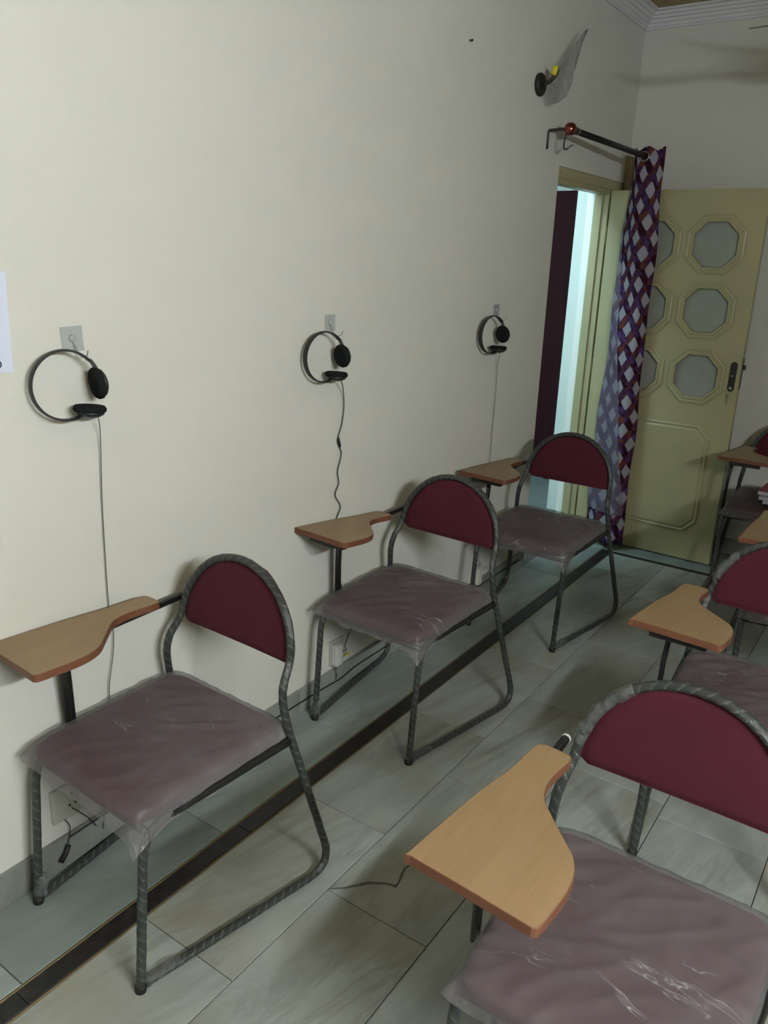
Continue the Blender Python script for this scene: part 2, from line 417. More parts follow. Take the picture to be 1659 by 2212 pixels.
# skirting
bb = tag(empty('baseboard_left'), kind='structure')
ys = [-.985,-1.62,-2.24,-2.856,-3.469,-4.095,-4.71,-5.33,-5.95,YF]
for a,b in zip(ys,ys[1:]): MB().box(.0,.012,b+.0008,a-.0008,0,.0935,.0015).build('skirting_slab','skirting_marble',bb)
bb2 = tag(empty('baseboard_back'), kind='structure')
x = .03
while x < XR: MB().box(x+.0008,min(x+.62,XR)-.0008,-.012,0,0,.0935,.0015).build('skirting_slab','skirting_marble',bb2); x += .62

# ribbed plaster cornice
prof = [(0,0),(.012,0),(.012,.008),(.020,.012),(.020,.026),(.030,.030),(.034,.042),(.046,.046),(.050,.056),(.062,.060),(.066,.070),(.086,.074),(.088,.081),(0,.081)]
z0 = 2.804
def cornice(name, axis):
    V=[];F=[];n=len(prof)
    for e in (0,1):
        for (d,h) in prof:
            if axis=='y': V.append((d, (YF if e else -d), z0+h))
            else: V.append(((XR if e else d), -d, z0+h))
    for i in range(n): F.append((i,(i+1)%n,(i+1)%n+n,i+n))
    F += [tuple(range(n)), tuple(range(n,2*n))]
    o = obj(name,V,F,'plaster'); o['kind']='structure'
cornice('trim_1','y'); cornice('trim_2','x')

# door frame in the left wall
fr = tag(empty('trim_3'), kind='structure')
MB().box(-.06,.003,-.967,-.082,1.987,2.036,.003).build('frame_head','door_paint',fr)
MB().box(-.06,.0,-.967,-.27,1.962,1.987,.002).build('frame_stop','door_paint',fr)
MB().box(-.06,.003,-.27,-.082,0,1.987,.003).build('frame_jamb','door_paint',fr)
MB().box(-.075,-.03,-.285,-.27,0,1.962,.002).build('frame_stop','door_paint',fr)
MB().box(.0,.028,-.066,0,.0,2.178,.003).build('corner_post','door_paint',fr)
for zz in (1.70,.98,.28): MB().box(.002,.006,-.262,-.225,zz,zz+.10,.001).build('hinge','door_paint',fr)

# hallway beyond the doorway
HZ = 2.75
struct('wall_hallway_near', MB().box(-.34,-.12,.12,.90,0,HZ).box(-.12,-.06,-.27,.12,0,2.038), 'hall_paint')
struct('wall_hallway_end', MB().box(-2.0,-.34,.88,1.0,0,HZ), 'hall_paint')
struct('wall_hallway_side', MB().box(-2.1,-2.0,-2.2,1.0,0,HZ), 'hall_paint')
struct('wall_hallway_front', MB().box(-2.0,-.12,-2.3,-2.2,0,HZ), 'hall_paint')
struct('ceiling_hallway', MB().box(-2.1,-.12,-2.3,1.0,HZ,HZ+.08), 'hall_paint')
hf = struct('floor_hallway', MB().box(-2.0,-.12,-2.2,.88,-.06,-.001), 'border_marble')
d2 = tag(empty('door_2',(-1.05,.862,0)), kind='structure')
MB().box(-.42,.40,-.02,.018,.012,2.08,.003).build('door_panel','dark_door',d2)
MB().box(-.47,-.42,-.03,.018,0,2.13,.003).build('frame_jamb','dark_door',d2)
MB().box(.36,.405,-.032,.018,0,2.08,.003).build('frame_jamb','dark_door',d2)
MB().box(-.30,.20,-.028,-.02,.25,.95,.004).build('raised_panel','dark_door',d2)
MB().box(-.30,.20,-.028,-.02,1.10,1.90,.004).build('raised_panel','dark_door',d2)

# ---------------------------------------------------------------- door leaf with octagonal panes
d1 = tag(empty('door_1',(.05,-.252,.008)), kind='structure'); d1.rotation_euler = (0,0,R(-1.8))
LW, LH, LT = .776, 1.975, .036
octs = []
for cz in (1.714,1.384,1.042):
    for cx in (.278,.600): octs.append((cx-.05,cz-.008))
def octagon(cx,cz,h): 
    k = h*.41421*1.08
    return [(cx+h,cz-k),(cx+h,cz+k),(cx+k,cz+h),(cx-k,cz+h),(cx-h,cz+k),(cx-h,cz-k),(cx-k,cz-h),(cx+k,cz-h)]
HO = .118
def leaf():
    mb = MB(); xs=[0,.388,LW]; zs=[0,.868,1.205,1.541,LH]
    for yv,flip in ((-LT/2,False),(LT/2,True)):
        V=[];F=[]
        V += [(xs[0],yv,zs[0]),(xs[2],yv,zs[0]),(xs[2],yv,zs[1]),(xs[1],yv,zs[1]),(xs[0],yv,zs[1])]; F.append((0,1,2,3,4))
        for j in range(3):
            for i in range(2):
                cz = sorted(set(c[1] for c in octs))[j]; cx = sorted(set(c[0] for c in octs))[i]
                n=len(V); a,b,c,d=xs[i],xs[i+1],zs[j+1],zs[j+2]
                V += [(b,yv,c),(b,yv,d),(a,yv,d),(a,yv,c)]+[(p,yv,q) for p,q in octagon(cx,cz,HO)]
                o=n+4
                F += [(n,n+1,o+1,o),(n+1,o+2,o+1),(n+1,n+2,o+3,o+2),(n+2,o+4,o+3),(n+2,n+3,o+5,o+4),(n+3,o+6,o+5),(n+3,n,o+7,o+6),(n,o,o+7)]
        mb.add(V,F)
    for (cx,cz) in octs:
        P=octagon(cx,cz,HO); V=[(p,-LT/2,q) for p,q in P]+[(p,LT/2,q) for p,q in P]
        mb.add(V,[(i,(i+1)%8,(i+1)%8+8,i+8) for i in range(8)])
    R4=[(0,0),(LW,0),(LW,LH),(0,LH)]; V=[(p,-LT/2,q) for p,q in R4]+[(p,LT/2,q) for p,q in R4]
    mb.add(V,[(i,(i+1)%4,(i+1)%4+4,i+4) for i in range(4)])
    return mb
leaf().build('door_panel','door_paint',d1)
MB().box(-.036,0,-LT/2,LT/2,0,LH).build('hinge_stile','door_paint',d1)
rings = [(.146,0),(.146,.007),(.138,.010),(.132,.006),(.126,.006),(.122,.012),(.114,.012),(.110,.004),(.110,-.008)]
for (cx,cz) in octs:
    V=[];F=[]
    for (h,d) in rings: V += [(p,-LT/2-d,q) for p,q in octagon(cx,cz,h)]
    for j in range(len(rings)-1): F += [(j*8+i,j*8+(i+1)%8,(j+1)*8+(i+1)%8,(j+1)*8+i) for i in range(8)]
    obj('pane_moulding',V,F,'door_paint',d1)
    P=octagon(cx,cz,.117); V=[(p,-.004,q) for p,q in P]+[(p,.001,q) for p,q in P]
    obj('pane',V,[tuple(range(8)),tuple(range(8,16))]+[(i,(i+1)%8,(i+1)%8+8,i+8) for i in range(8)],'frosted_glass',d1)
def chamfer_rect(x0,x1,z0,z1,c): return [(x0+c,z0),(x1-c,z0),(x1,z0+c),(x1,z1-c),(x1-c,z1),(x0+c,z1),(x0,z1-c),(x0,z0+c)]
V=[];F=[]
for (ins,d) in ((0,0),(0,.004),(.006,.008),(.012,.004),(.020,.004),(.026,.009)):
    V += [(p,-LT/2-d,q) for p,q in chamfer_rect(.101+ins,.675-ins,.164+ins,.768-ins,.066-ins*.4)]
for j in range(5): F += [(j*8+i,j*8+(i+1)%8,(j+1)*8+(i+1)%8,(j+1)*8+i) for i in range(8)]
F.append(tuple(range(40,48))); obj('raised_panel',V,F,'door_paint',d1)
# lock plate, knob, edge latch
P=[]; cx=.739
for k in range(9): a=math.pi*k/8; P.append((cx+.0165*math.cos(a),1.112+.0165*math.sin(a)))
for k in range(9): a=math.pi+math.pi*k/8; P.append((cx+.0165*math.cos(a),.990+.0165*math.sin(a)))
n=len(P); V=[(p,-LT/2,q) for p,q in P]+[(p,-LT/2-.005,q) for p,q in P]
lp=obj('lock_plate',V,[tuple(range(n)),tuple(range(n,2*n))]+[(i,(i+1)%n,(i+1)%n+n,i+n) for i in range(n)],'black_plastic',d1)
MB().lathe([(0,.006),(.004,.006),(.006,.004)],(cx,-LT/2-.005,1.055),(0,-1,0),10).build('lock_screw','steel',lp)
MB().lathe([(0,.007),(.012,.007),(.013,.005)],(cx,-LT/2-.005,.992),(0,-1,0),12).build('lock_cylinder','steel',lp)
MB().box(LW,LW+.003,-.012,.012,.99,1.15,.001).box(LW+.002,LW+.016,-.006,.006,1.09,1.115,.001).build('edge_latch','dark_metal',d1)

# ================================================================ lamps of the place
tl = tag(empty('tube_light',TUBE_POS), 'slim white tube light fixed on the right wall', 'lamp')
MB().box(.03,.088,-TUBE_LEN/2-.03,TUBE_LEN/2+.03,-.03,.03,.004).build('housing','white_plastic',tl)
MB().lathe([(0,.014),(TUBE_LEN,.014)],(0,-TUBE_LEN/2,0),(0,1,0),8).build('glowing_tube','tube_glow',tl)
for s in (-1,1): MB().box(-.018,.03,s*(TUBE_LEN/2+.012)-.012,s*(TUBE_LEN/2+.012)+.012,-.018,.018,.003).build('tube_holder','white_plastic',tl)
hl = tag(empty('hallway_light',(-.45,-1.30,HZ-.02)), 'white square light panel on the hallway ceiling', 'lamp')
MB().box(-.26,.26,-.26,.26,-.01,.02,.003).build('housing','white_plastic',hl)
MB().box(-.23,.23,-.23,.23,-.016,-.0101).build('glowing_panel','hall_glow',hl)

# ================================================================ tablet-arm chairs
def chair_proto():
    c = empty('writing_chair')
    r = .0108
    # one long bent tube: runner - rear leg - arch - rear leg - runner
    def side(s): return [(s*.208,-.262,.0125),(s*.296,.292,.0125),(s*.234,.196,.436),(s*.2215,.172,.560),(s*.207,.2235,.630)]
    arch = []
    for k in range(1,20):
        a = math.pi*k/20; zz = .630+.209*math.sin(a); arch.append((.207*math.cos(a), .2235+(zz-.630)*.18, zz))
    right = side(1); left = side(-1)[::-1]
    P = fillet(right+arch+left, [0,.085,.0,.075,.03]+[0]*19+[.03,.075,0,.085,0], 8)
    P = resample(P,.016)
    tube('back_frame', P, r, 'wrapped_tube', c, 10, .10, 1.3)
    for s in (1,-1):
        P = resample(fillet([(s*.208,-.271,.006),(s*.209,-.236,.418),(s*.2335,.19,.428)],[0,.075,0],8),.016)
        lg = tube('leg', P[:-1], r, 'wrapped_tube', c, 10, .07, 4.1*s)
        tube('seat_rail', resample([Vector((s*.212,-.165,.4195)),Vector((s*.2325,.188,.4285))],.05), .0128, 'black_steel', c, 10)
        MB().lathe([(0,.0135),(.016,.0135),(.018,.011)],(s*.208,-.2715,.0),(0,.085,1),12).build('foot_cap','rubber',lg,True)
    tube('front_rail', [Vector((-.207,-.226,.403)),Vector((.207,-.226,.403))], .0095, 'black_steel', c, 8)
    tube('rear_rail', [Vector((-.228,.168,.426)),Vector((.228,.168,.426))], .0095, 'black_steel', c, 8)
    # seat cushion
    def sgn(x,e): return math.copysign(abs(x)**e, x)
    V=[];F=[]; nu,nv=56,14
    def seat_pt(a,b,gx,gy,gz):
        cx=sgn(math.cos(a),.21); cy=sgn(math.sin(a),.21); cr=sgn(math.cos(b),.35); cz=sgn(math.sin(b),.55)
        x=cx*cr*gx; y=cy*cr*gy
        crown=.014*(1-(x/gx)**2)*(1-(y/gy)**2) if cz>0 else 0
        return (x*(1+.03*(y/gy)), y-.025, .442+.0045*(y/gy)+cz*gz+crown)
    for j in range(nv+1):
        b=-math.pi/2+math.pi*j/nv
        for i in range(nu): V.append(seat_pt(2*math.pi*(i+.5)/nu,b,.2165,.229,.026))
    for j in range(nv):
        for i in range(nu): F.append((j*nu+i,j*nu+(i+1)%nu,(j+1)*nu+(i+1)%nu,(j+1)*nu+i))
    seat = obj('seat',V,F,'maroon',c,True)
    # loose clear film over the cushion
    N=64; V=[];F=[]
    for j in range(N+1):
        for i in range(N+1):
            a=2*i/N-1; b=2*j/N-1; m=max(abs(a),abs(b)); 
            k=1-.055*(min(abs(a),abs(b))/max(m,1e-6))**6
            q=min(m/.80,1.0); x=a/max(m,1e-6)*q*.219*k if m>0 else 0; y=b/max(m,1e-6)*q*.232*k if m>0 else 0
            crown=.014*(1-(x/.222)**2)*(1-(y/.235)**2)
            z=.468+.0045*(y/.232)+crown+.0035-.010*max(0,(q-.86)/.14)**2
            xr=x*.85+y*.53; yr=-x*.53+y*.85
            w1=noise.noise(Vector((x*9+3,y*16,1.7)))*.0018+.0045*max(0,1-3.2*abs(noise.noise(Vector((xr*5,yr*17,4)))))**2+.003*max(0,1-3.5*abs(noise.noise(Vector((yr*9+7,xr*12,1)))))**2-.001
            z+=max(w1,-.0025)
            if m>.80:
                s=(m-.80)/.20; out=1+.045*s+.02*s*noise.noise(Vector((a*5,b*5,2)))
                corner=(min(abs(a),abs(b))/m)**5
                x*=out+.05*corner*s; y*=out+.05*corner*s
                z-=s*(.048+.016*noise.noise(Vector((a*4,b*4,9))))
                if a>0 and b<0: z-=corner*s*.042; x+=corner*s*.006; y-=corner*s*.012
                if a<0 and b<0: z+=corner*s*.010; x-=corner*s*.010
            V.append((x*(1+.03*(y/.232)),y-.025,z))
    for j in range(N):
        for i in range(N): F.append((j*(N+1)+i,j*(N+1)+i+1,(j+1)*(N+1)+i+1,(j+1)*(N+1)+i))
    obj('plastic_cover',V,F,'film',seat,True)['label']='cloudy clear plastic film over the seat'
    # backrest pad
    V=[];F=[]; nu,nz=28,18; zb=.614; zt=.834
    for side_ in (0,1):
        for j in range(nz+1):
            tz=j/nz; zz=zb+(zt-zb)*tz; hh=max(0,(zz-.630)/.209); wd=.203*math.sqrt(max(.0025,1-min(1,hh)**2)) if zz>.630 else .203*(1-.10*((.630-zz)/.016)**2)
            for i in range(nu+1):
                u=2*i/nu-1; ee=max(abs(u)**8, abs(2*tz-1)**12); th=.015*math.sqrt(max(0,1-ee))
                x=u*wd; yb=.2235+(zz-.630)*.18+.010+.010*(1-(x/.207)**2)*(1-.5*tz)
                V.append((x, yb+(-th if side_==0 else th*.8), zz-.004*(1-(x/.2)**2)*(1-tz)))
    m=nu+1; n1=(nz+1)*m
    for s in (0,1):
        for j in range(nz):
            for i in range(nu):
                q=(s*n1+j*m+i,s*n1+j*m+i+1,s*n1+(j+1)*m+i+1,s*n1+(j+1)*m+i); F.append(q if s==0 else q[::-1])
    ring=[j*m for j in range(nz,-1,-1)]+[i for i in range(1,m)]+[j*m+nu for j in range(1,nz+1)]
    for a,b in zip(ring,ring[1:]): F.append((a,b,b+n1,a+n1))
    obj('backrest',V,F,'maroon',c,True)
    # tablet on its own pivot so that each chair can hold it a little differently
    tp = [(-.281,-.297),(-.274,-.19),(-.266,-.10),(-.252,0),(-.247,.09),(-.241,.108),(-.226,.113),(-.186,.110),(-.176,.104),(-.174,.085),(-.179,.030),(-.176,-.010),(-.163,-.045),(-.135,-.077),(-.095,-.118),(-.068,-.147),(-.052,-.182),(-.046,-.225),(-.048,-.270),(-.051,-.305),(-.058,-.316),(-.075,-.316),(-.18,-.309),(-.274,-.304)]
    tp = [(x-.004+.15,y+.015+.10) for x,y in tp]
    def rnd(poly):
        P=[Vector((*p,0)) for p in poly]; out=[]
        for i in range(len(P)):
            a,b,cc,d=P[i-1],P[i],P[(i+1)%len(P)],P[(i+2)%len(P)]
            for k in range(3):
                t=k/3; v=.5*((2*b)+(cc-a)*t+(2*a-5*b+4*cc-d)*t*t+(3*b-a-3*cc+d)*t**3); out.append((v.x,v.y))
        return out
    tp = rnd(tp); n=len(tp)
    tab = MB().prism(tp,-.018,0).build('tablet','oak',c)
    ctr = Vector((0,-.02))
    V=[];F=[]
    for (z,o) in ((-.0185,.0004),(-.0175,.0013),(-.0012,.0013),(.0003,.0002)):
        for i,p in enumerate(tp):
            a=Vector(tp[i-1]); b=Vector(tp[(i+1)%n]); tg=(b-a).normalized(); nn=Vector((tg.y,-tg.x)); V.append((p[0]+nn.x*o*ORI,p[1]+nn.y*o*ORI,z))
    for j in range(3): F += [(j*n+i,j*n+(i+1)%n,(j+1)*n+(i+1)%n,(j+1)*n+i) for i in range(n)]
    obj('edge_band',V,F,'oak_edge',tab)['label']='orange-brown edge band of the tablet'
    MB().box(-.088,.055,-.168,-.140,-.041,-.0186,.002).build('tablet_bracket','black_steel',tab)
    tab.location=(-.15,-.10,.7206)
    # support post and arm bar
    tube('tablet_post', [Vector((-.240,-.116,.408)),Vector((-.236,-.120,.55)),Vector((-.224,-.130,.688))], .0075, 'black_steel', c, 8, ry=.0155, up=(1,0,0))
    tube('arm_bar', [Vector((-.200,-.10,.680)),Vector((-.208,.05,.681)),Vector((-.2150,.236,.683))], .0098, 'black_steel', c, 8)
    return c
ORI = -1.0
proto = chair_proto()
# (x, y, yaw, tablet dz, pitch, roll, du, dv, label)
chairs = [
 (.2798,-3.6687,-1.77, .008,-.6,2.4,.012,.0,'maroon tablet chair nearest on the left beside the wall, under the largest headset'),
 (.2956,-2.5857,-2.04,-.0036,-4.3,.3,.0,-.003,'maroon tablet chair by the left wall, second of its row, under the wavy black cord'),
 (.3394,-1.5417,-.35,.002,-1.7,-.6,-.011,.007,'maroon tablet chair farthest along the left wall, in front of the doorway and curtain'),
 (1.4269,-3.6075,-.19,-.0085,-.3,-.4,.004,-.015,'large maroon tablet chair cut off at the bottom right corner, with the widest wooden tablet'),
 (1.4415,-2.561,.78,.0006,-3.8,-.7,-.011,-.008,'maroon tablet chair at the right edge, directly behind the foreground chair'),
 (1.4653,-1.6466,4.27,.006,-.35,-.24,.025,.009,'chair mostly off the right edge, only a wooden tablet corner showing below the books'),
 (1.1272,-.3947,.17,-.0017,-2.0,-.1,.019,.004,'farthest maroon tablet chair at the right, beside the door leaf, holding books'),
]
chair_objs = []
for i,(x,y,yaw,dz,pt,rl,du,dv,lab) in enumerate(chairs):
    c = proto if i==0 else copy_tree(proto)
    c.location=(x,y,0); c.rotation_euler=(0,0,R(yaw))
    tag(c,lab,'chair','tablet-arm chairs in two rows')
    for ch in c.children:
        if ch.name.startswith('tablet') and 'post' not in ch.name:
            ch.location=(-.15+du,-.10+dv,.7116+dz); ch.rotation_euler=(R(pt),R(-rl),0)
    chair_objs.append(c)
# the foreground chair's arm bar sits a little further forward and shows its pale end cap
for ch in chair_objs[3].children:
    if ch.name.startswith('arm_bar'):
        ch.location=(-.004,-.052,0)
        MB().lathe([(0,.0104),(.006,.0104),(.009,.008)],(-.2150,.236,.683),(-.05,1,0),12).build('end_cap','white_plastic',ch)
# crumpled film left on some frames
def scrap(parent, path, rad, seed):
    V,F,U=sweep(resample([Vector(p) for p in path],.006),rad,None,9)
    V=[Vector(v)+Vector((noise.noise(Vector(v)*70+Vector((seed,0,0))),noise.noise(Vector(v)*70+Vector((0,seed,9))),noise.noise(Vector(v)*70+Vector((5,0,seed)))))*.006 for v in V]
    obj('film_scrap',V,F,'film_scrap',parent,True)['label']='crumpled clear film wound on the frame'
def archpt(k): a=math.pi*(1-k); zz=.630+.209*math.sin(a); return (.207*math.cos(a),.2235+(zz-.630)*.18,zz)
scrap(chair_objs[3],[archpt(k/100) for k in range(4,32,3)],.0140,3.1)
scrap(chair_objs[2],[(-.208,.19,.69),(-.207,.22,.70),(-.206,.235,.705),(-.204,.235,.72)],.018,7.7)
scrap(chair_objs[4],[archpt(k/100) for k in range(10,26,3)],.0135,1.9)
for ci,sd in ((0,2.2),(1,5.5),(2,8.8)):
    scrap(chair_objs[ci],[(-.208,-.266,.02),(-.208,-.262,.05),(-.208,-.258,.075)],.016,sd)
    scrap(chair_objs[ci],[(.209,-.258,.014),(.215,-.215,.016),(.222,-.17,.015)],.0132,sd+1)

# ================================================================ headsets, hooks and cords on the left wall
def headset(yc, zc, label, rad=.080, rot=0):
    h = empty('headset',(.044,yc,zc)); tag(h,label,'headset','headsets hung on the wall'); h.rotation_euler=(R(rot),0,R(-11))
    P=[Vector((0,rad*math.cos(R(a)),rad*math.sin(R(a)))) for a in range(42,292,6)]
    tube('headband',P,.0120,'black_plastic',h,8,ry=.0031,up=(1,0,0))
    for a0,a1 in ((42,16),(288,312)):
        Q=[Vector((0,(rad+.002)*math.cos(R(a0+(a1-a0)*k/6)),(rad+.002)*math.sin(R(a0+(a1-a0)*k/6)))) for k in range(7)]
        tube('slider',Q,.0090,'grey_plastic',h,8,ry=.0042,up=(1,0,0))
    for (py,pz,ny,nz) in ((.082,.000,-1,-.12),(.052,-.066,.10,1)):
        ax=Vector((-.05,ny,nz)).normalized(); ctr=Vector((0,py,pz))-ax*.013
        e=MB().lathe([(-.002,.012),(.002,.024),(.007,.032),(.013,.034)],ctr,ax,20).build('ear_cup','grey_plastic' if False else 'black_plastic',h,True)
        MB().lathe([(.0125,.034),(.015,.0375),(.022,.038),(.028,.034),(.0295,.026),(.0275,.015),(.0270,.004)],ctr,ax,22).build('ear_cushion','foam',e,True)
    return h
hs=[headset(-3.712,1.297,'largest black headset hung sideways on the wall at far left, with a grey cord'),
    headset(-2.773,1.287,'middle black headset on the wall with the wavy black cord'),
    headset(-1.617,1.292,'smallest black headset on the wall, nearest the doorway')]
def hook(y,z,sz,label,tilt=0):
    h=empty('adhesive_hook',(0,y,z)); tag(h,label,'hook','clear adhesive wall hooks'); h.rotation_euler=(R(tilt),0,0)
    MB().box(0,.0016,-sz/2,sz/2,-sz/2,sz/2).build('backing_plate','clear_plate',h)
    MB().lathe([(0,.010),(.004,.009),(.007,.005)],(.0016,0,.002),(1,0,0),14).build('boss','clear_plate',h,True)
    tube('hook_wire',catmull([(.005,0,-.002),(.010,0,-.016),(.020,.001,-.034),(.034,.002,-.040),(.048,.002,-.034),(.053,.003,-.022)],5),.0013,'steel',h,6)
hook(-3.656,1.395,.058,'clear square adhesive hook above the largest headset',2)
hook(-2.692,1.388,.055,'clear adhesive hook above the middle headset')
hook(-1.507,1.388,.054,'faint adhesive hook above the smallest headset')
def cord(h,pts,r,material):
    inv=h.matrix_basis.inverted(); P=catmull([inv @ Vector(p) for p in pts],6); return tube('cord',P,r,material,h,6)
hA=hs[0]
cord(hA,[(.050,-3.640,1.222),(.040,-3.628,1.200),(.016,-3.611,1.15),(.008,-3.614,1.0),(.008,-3.618,.85),(.009,-3.620,.70),(.010,-3.613,.63),(.013,-3.620,.57),(.013,-3.640,.48),(.013,-3.645,.42),(.014,-3.66,.30),(.016,-3.69,.11),(.017,-3.70,.05)],.0013,'grey_cord')
cb=cord(hs[1],[(.050,-2.700,1.212),(.040,-2.672,1.190),(.014,-2.630,1.15),(.008,-2.618,1.10),(.008,-2.628,1.04),(.008,-2.650,.985),(.008,-2.628,.935),(.008,-2.648,.875),(.008,-2.640,.83),(.008,-2.660,.79),(.008,-2.628,.74),(.008,-2.652,.695),(.010,-2.665,.63),(.009,-2.645,.58),(.010,-2.63,.48),(.010,-2.60,.36),(.012,-2.565,.285),(.012,-2.548,.245),(.012,-2.570,.205),(.014,-2.592,.170),(.024,-2.598,.158),(.026,-2.622,.160)],.0017,'black_plastic')
iB=hs[1].matrix_basis.inverted()
tube('cord_control',[iB @ Vector((.010,-2.648,.996)),iB @ Vector((.010,-2.638,.962))],.0036,'black_plastic',hs[1],8)
tgb=MB().box(.018,.0195,-2.600,-2.572,.128,.136)
obj('price_tag',[iB @ Vector(v) for v in tgb.v],tgb.f,'yellow',hs[1])['label']='yellow tag on the cord'
cord(hs[2],[(.050,-1.545,1.216),(.040,-1.520,1.195),(.014,-1.480,1.15),(.010,-1.470,1.0),(.009,-1.474,.85),(.009,-1.476,.70),(.010,-1.48,.55),(.010,-1.50,.40),(.012,-1.52,.26),(.014,-1.515,.17)],.0012,'grey_cord')

# a tiny nail high on the wall
nl=MB().lathe([(0,.0025),(.012,.0025),(.0121,.005),(.014,.005)],(0,-1.885,2.377),(1,0,-.15),8).build('nail','dark_metal',None,True)
tag(nl,'tiny dark nail high on the bare left wall','nail')
# sockets low on the wall
def socket(y,z,label,kind):
    s=empty('wall_socket',(0,y,z)); tag(s,label,'socket','sockets low on the left wall')
    MB().box(0,.012,-.040,.040,-.050,.050,.004).build('face_plate','socket',s)
    if kind!='plain':
        MB().box(.012,.040,-.040,-.002,-.044,.042,.006).build('adaptor','white_plastic',s)
    for (a,b) in ((.0,.020),(-.012,-.012),(.012,-.012)): MB().lathe([(0,.0035),(.001,.0035)],(.0121,.018+a*.7,b),(1,0,0),8).build('pin_hole','rubber',s)
    return s
sA=socket(-3.800,.195,'socket plate under the nearest left chair, with two thin wires','plain')
tube('wire',catmull([(.016,.012,-.02),(.018,.035,-.05),(.018,.060,-.085),(.020,.078,-.12)],5),.0013,'rubber',sA,6)
tube('wire',catmull([(.014,-.010,-.045),(.018,.0,-.07),(.019,-.004,-.10),(.022,-.014,-.125)],5),.0013,'rubber',sA,6)
tube('loose_plug',[Vector((.022,-.012,-.122)),Vector((.024,-.022,-.140)),Vector((.025,-.040,-.158))],.007,'rubber',sA,8)
sB=socket(-2.635,.163,'socket with a white adaptor under the second left chair','adaptor')
tube('wire',catmull([(.026,-.022,-.044),(.024,-.026,-.065),(.022,-.018,-.088),(.018,-.016,-.110)],5),.0016,'rubber',sB,6)
sC=socket(-1.520,.128,'small white socket behind the far left chair','adaptor')
tube('wire',catmull([(.02,.02,0),(.03,.05,.03),(.03,.075,.0),(.022,.07,-.05)],5),.0012,'grey_cord',sC,6)
ck=tube('skirting_cable',catmull([(.0155,-1.05,.062),(.0155,-1.7,.058),(.0155,-2.3,.054),(.0155,-2.52,.052),(.0155,-2.62,.040),(.0155,-2.8,.046),(.0155,-3.3,.047)],8),.0026,'rubber')
tag(ck,'thin black cable running along the left stone skirting','cable')
ck=tube('skirting_cable',catmull([(.014,-3.40,.094),(.0145,-3.55,.093),(.0145,-3.68,.092),(.015,-3.80,.088)],6),.0024,'rubber')
tag(ck,'short dark cable on the skirting under the nearest left chair','cable')

# notice cut off by the left edge
nt=empty('paper_notice',(0,-3.807,1.44)); nt.rotation_euler=(R(-1.5),0,0); tag(nt,'pale blue-white paper sheet taped to the wall at the left edge','paper')
MB().box(.0004,.0012,-.297,0,-.107,.106).build('sheet','paper',nt)
V=[];F=[]
for k in range(20):
    a=2*math.pi*k/20
    for rr in (.0055,.0088): V.append((.0016,-.034+rr*math.cos(a)*1.0,-.089+rr*math.sin(a)))
    F.append((2*k,2*k+1,(2*k+3)%40,(2*k+2)%40))
obj('printed_letter',V,F,'ink',nt)

# wall light stripped to its base, with a yellow wire and torn plastic
wl=empty('wall_light',(0,-1.262,2.333)); tag(wl,'dark wall light base with torn plastic bag and yellow wire, above the doorway','wall light')
MB().lathe([(0,.046),(.012,.046),(.018,.040),(.020,.030)],(0,0,0),(1,0,0),18).build('base','rubber',wl,False)
tube('lamp_arm',catmull([(.02,.0,.0),(.045,.005,.01),(.07,.01,.035),(.075,.012,.06)],5),.009,'dark_metal',wl,8)
MB().lathe([(0,.012),(.03,.014),(.036,.010)],(.070,-.012,.030),(.1,.25,1),12).build('wire_connector','yellow',wl,True)
V=[];F=[];N=16;K=9
spine=[(.060,.00,-.055,.030),(.070,.025,-.030,.050),(.080,.055,.0,.058),(.085,.085,.040,.058),(.085,.12,.085,.046),(.085,.155,.130,.034),(.085,.185,.175,.024),(.085,.22,.215,.014),(.085,.262,.258,.003)]
for j,(px_,py_,pz_,wd) in enumerate(spine):
    d=Vector((0,.75,.66)); e1=Vector((0,.66,-.75)); e2=Vector((1,0,0))
    for i in range(N):
        a=2*math.pi*i/N; jag=.012*noise.noise(Vector((i*1.7,j*1.3,3)))
        V.append(Vector((px_,py_,pz_))+e1*math.cos(a)*wd*(1+6*jag)+e2*math.sin(a)*wd*.35+Vector((jag,jag,jag))*.8)
for j in range(K-1):
    for i in range(N): F.append((j*N+i,j*N+(i+1)%N,(j+1)*N+(i+1)%N,(j+1)*N+i))
obj('plastic_bag',V,F,'film_scrap',wl,True)['label']='torn cloudy plastic bag'

# ================================================================ curtain rod and curtain
rod=empty('curtain_rod',(0,0,0)); tag(rod,'dark curtain rod with a copper ball end above the doorway','curtain rod')
a=Vector((.100,-1.075,2.1725)); b=Vector((.203,-.318,2.139)); d=(b-a).normalized()
tube('pole',[a,a.lerp(b,.5),b+d*.006],.0140,'rod_metal',rod,14)
MB().lathe([(0,.017),(.012,.0175),(.03,.017)],a-d*.004,d,14).build('collar','dark_metal',rod,True)
MB().lathe([(0,.0145),(.006,.0145)],a+d*.034,d,14).build('collar','steel',rod,True)
MB().sphere(a-d*.028,.0285,20,14).build('finial','copper',rod,True)
br=tube('bracket',resample(fillet([(.004,-1.132,2.092),(.004,-1.130,2.170),(.098,-1.105,2.176)],.008,4),.03),.0035,'dark_metal',rod,8,ry=.006,up=(0,1,0))
tube('bracket_hook',catmull([(.082,-1.112,2.172),(.080,-1.114,2.14),(.078,-1.117,2.105),(.085,-1.117,2.090),(.098,-1.112,2.092),(.110,-1.105,2.105),(.118,-1.10,2.104)],5),.0038,'dark_metal',br,8)

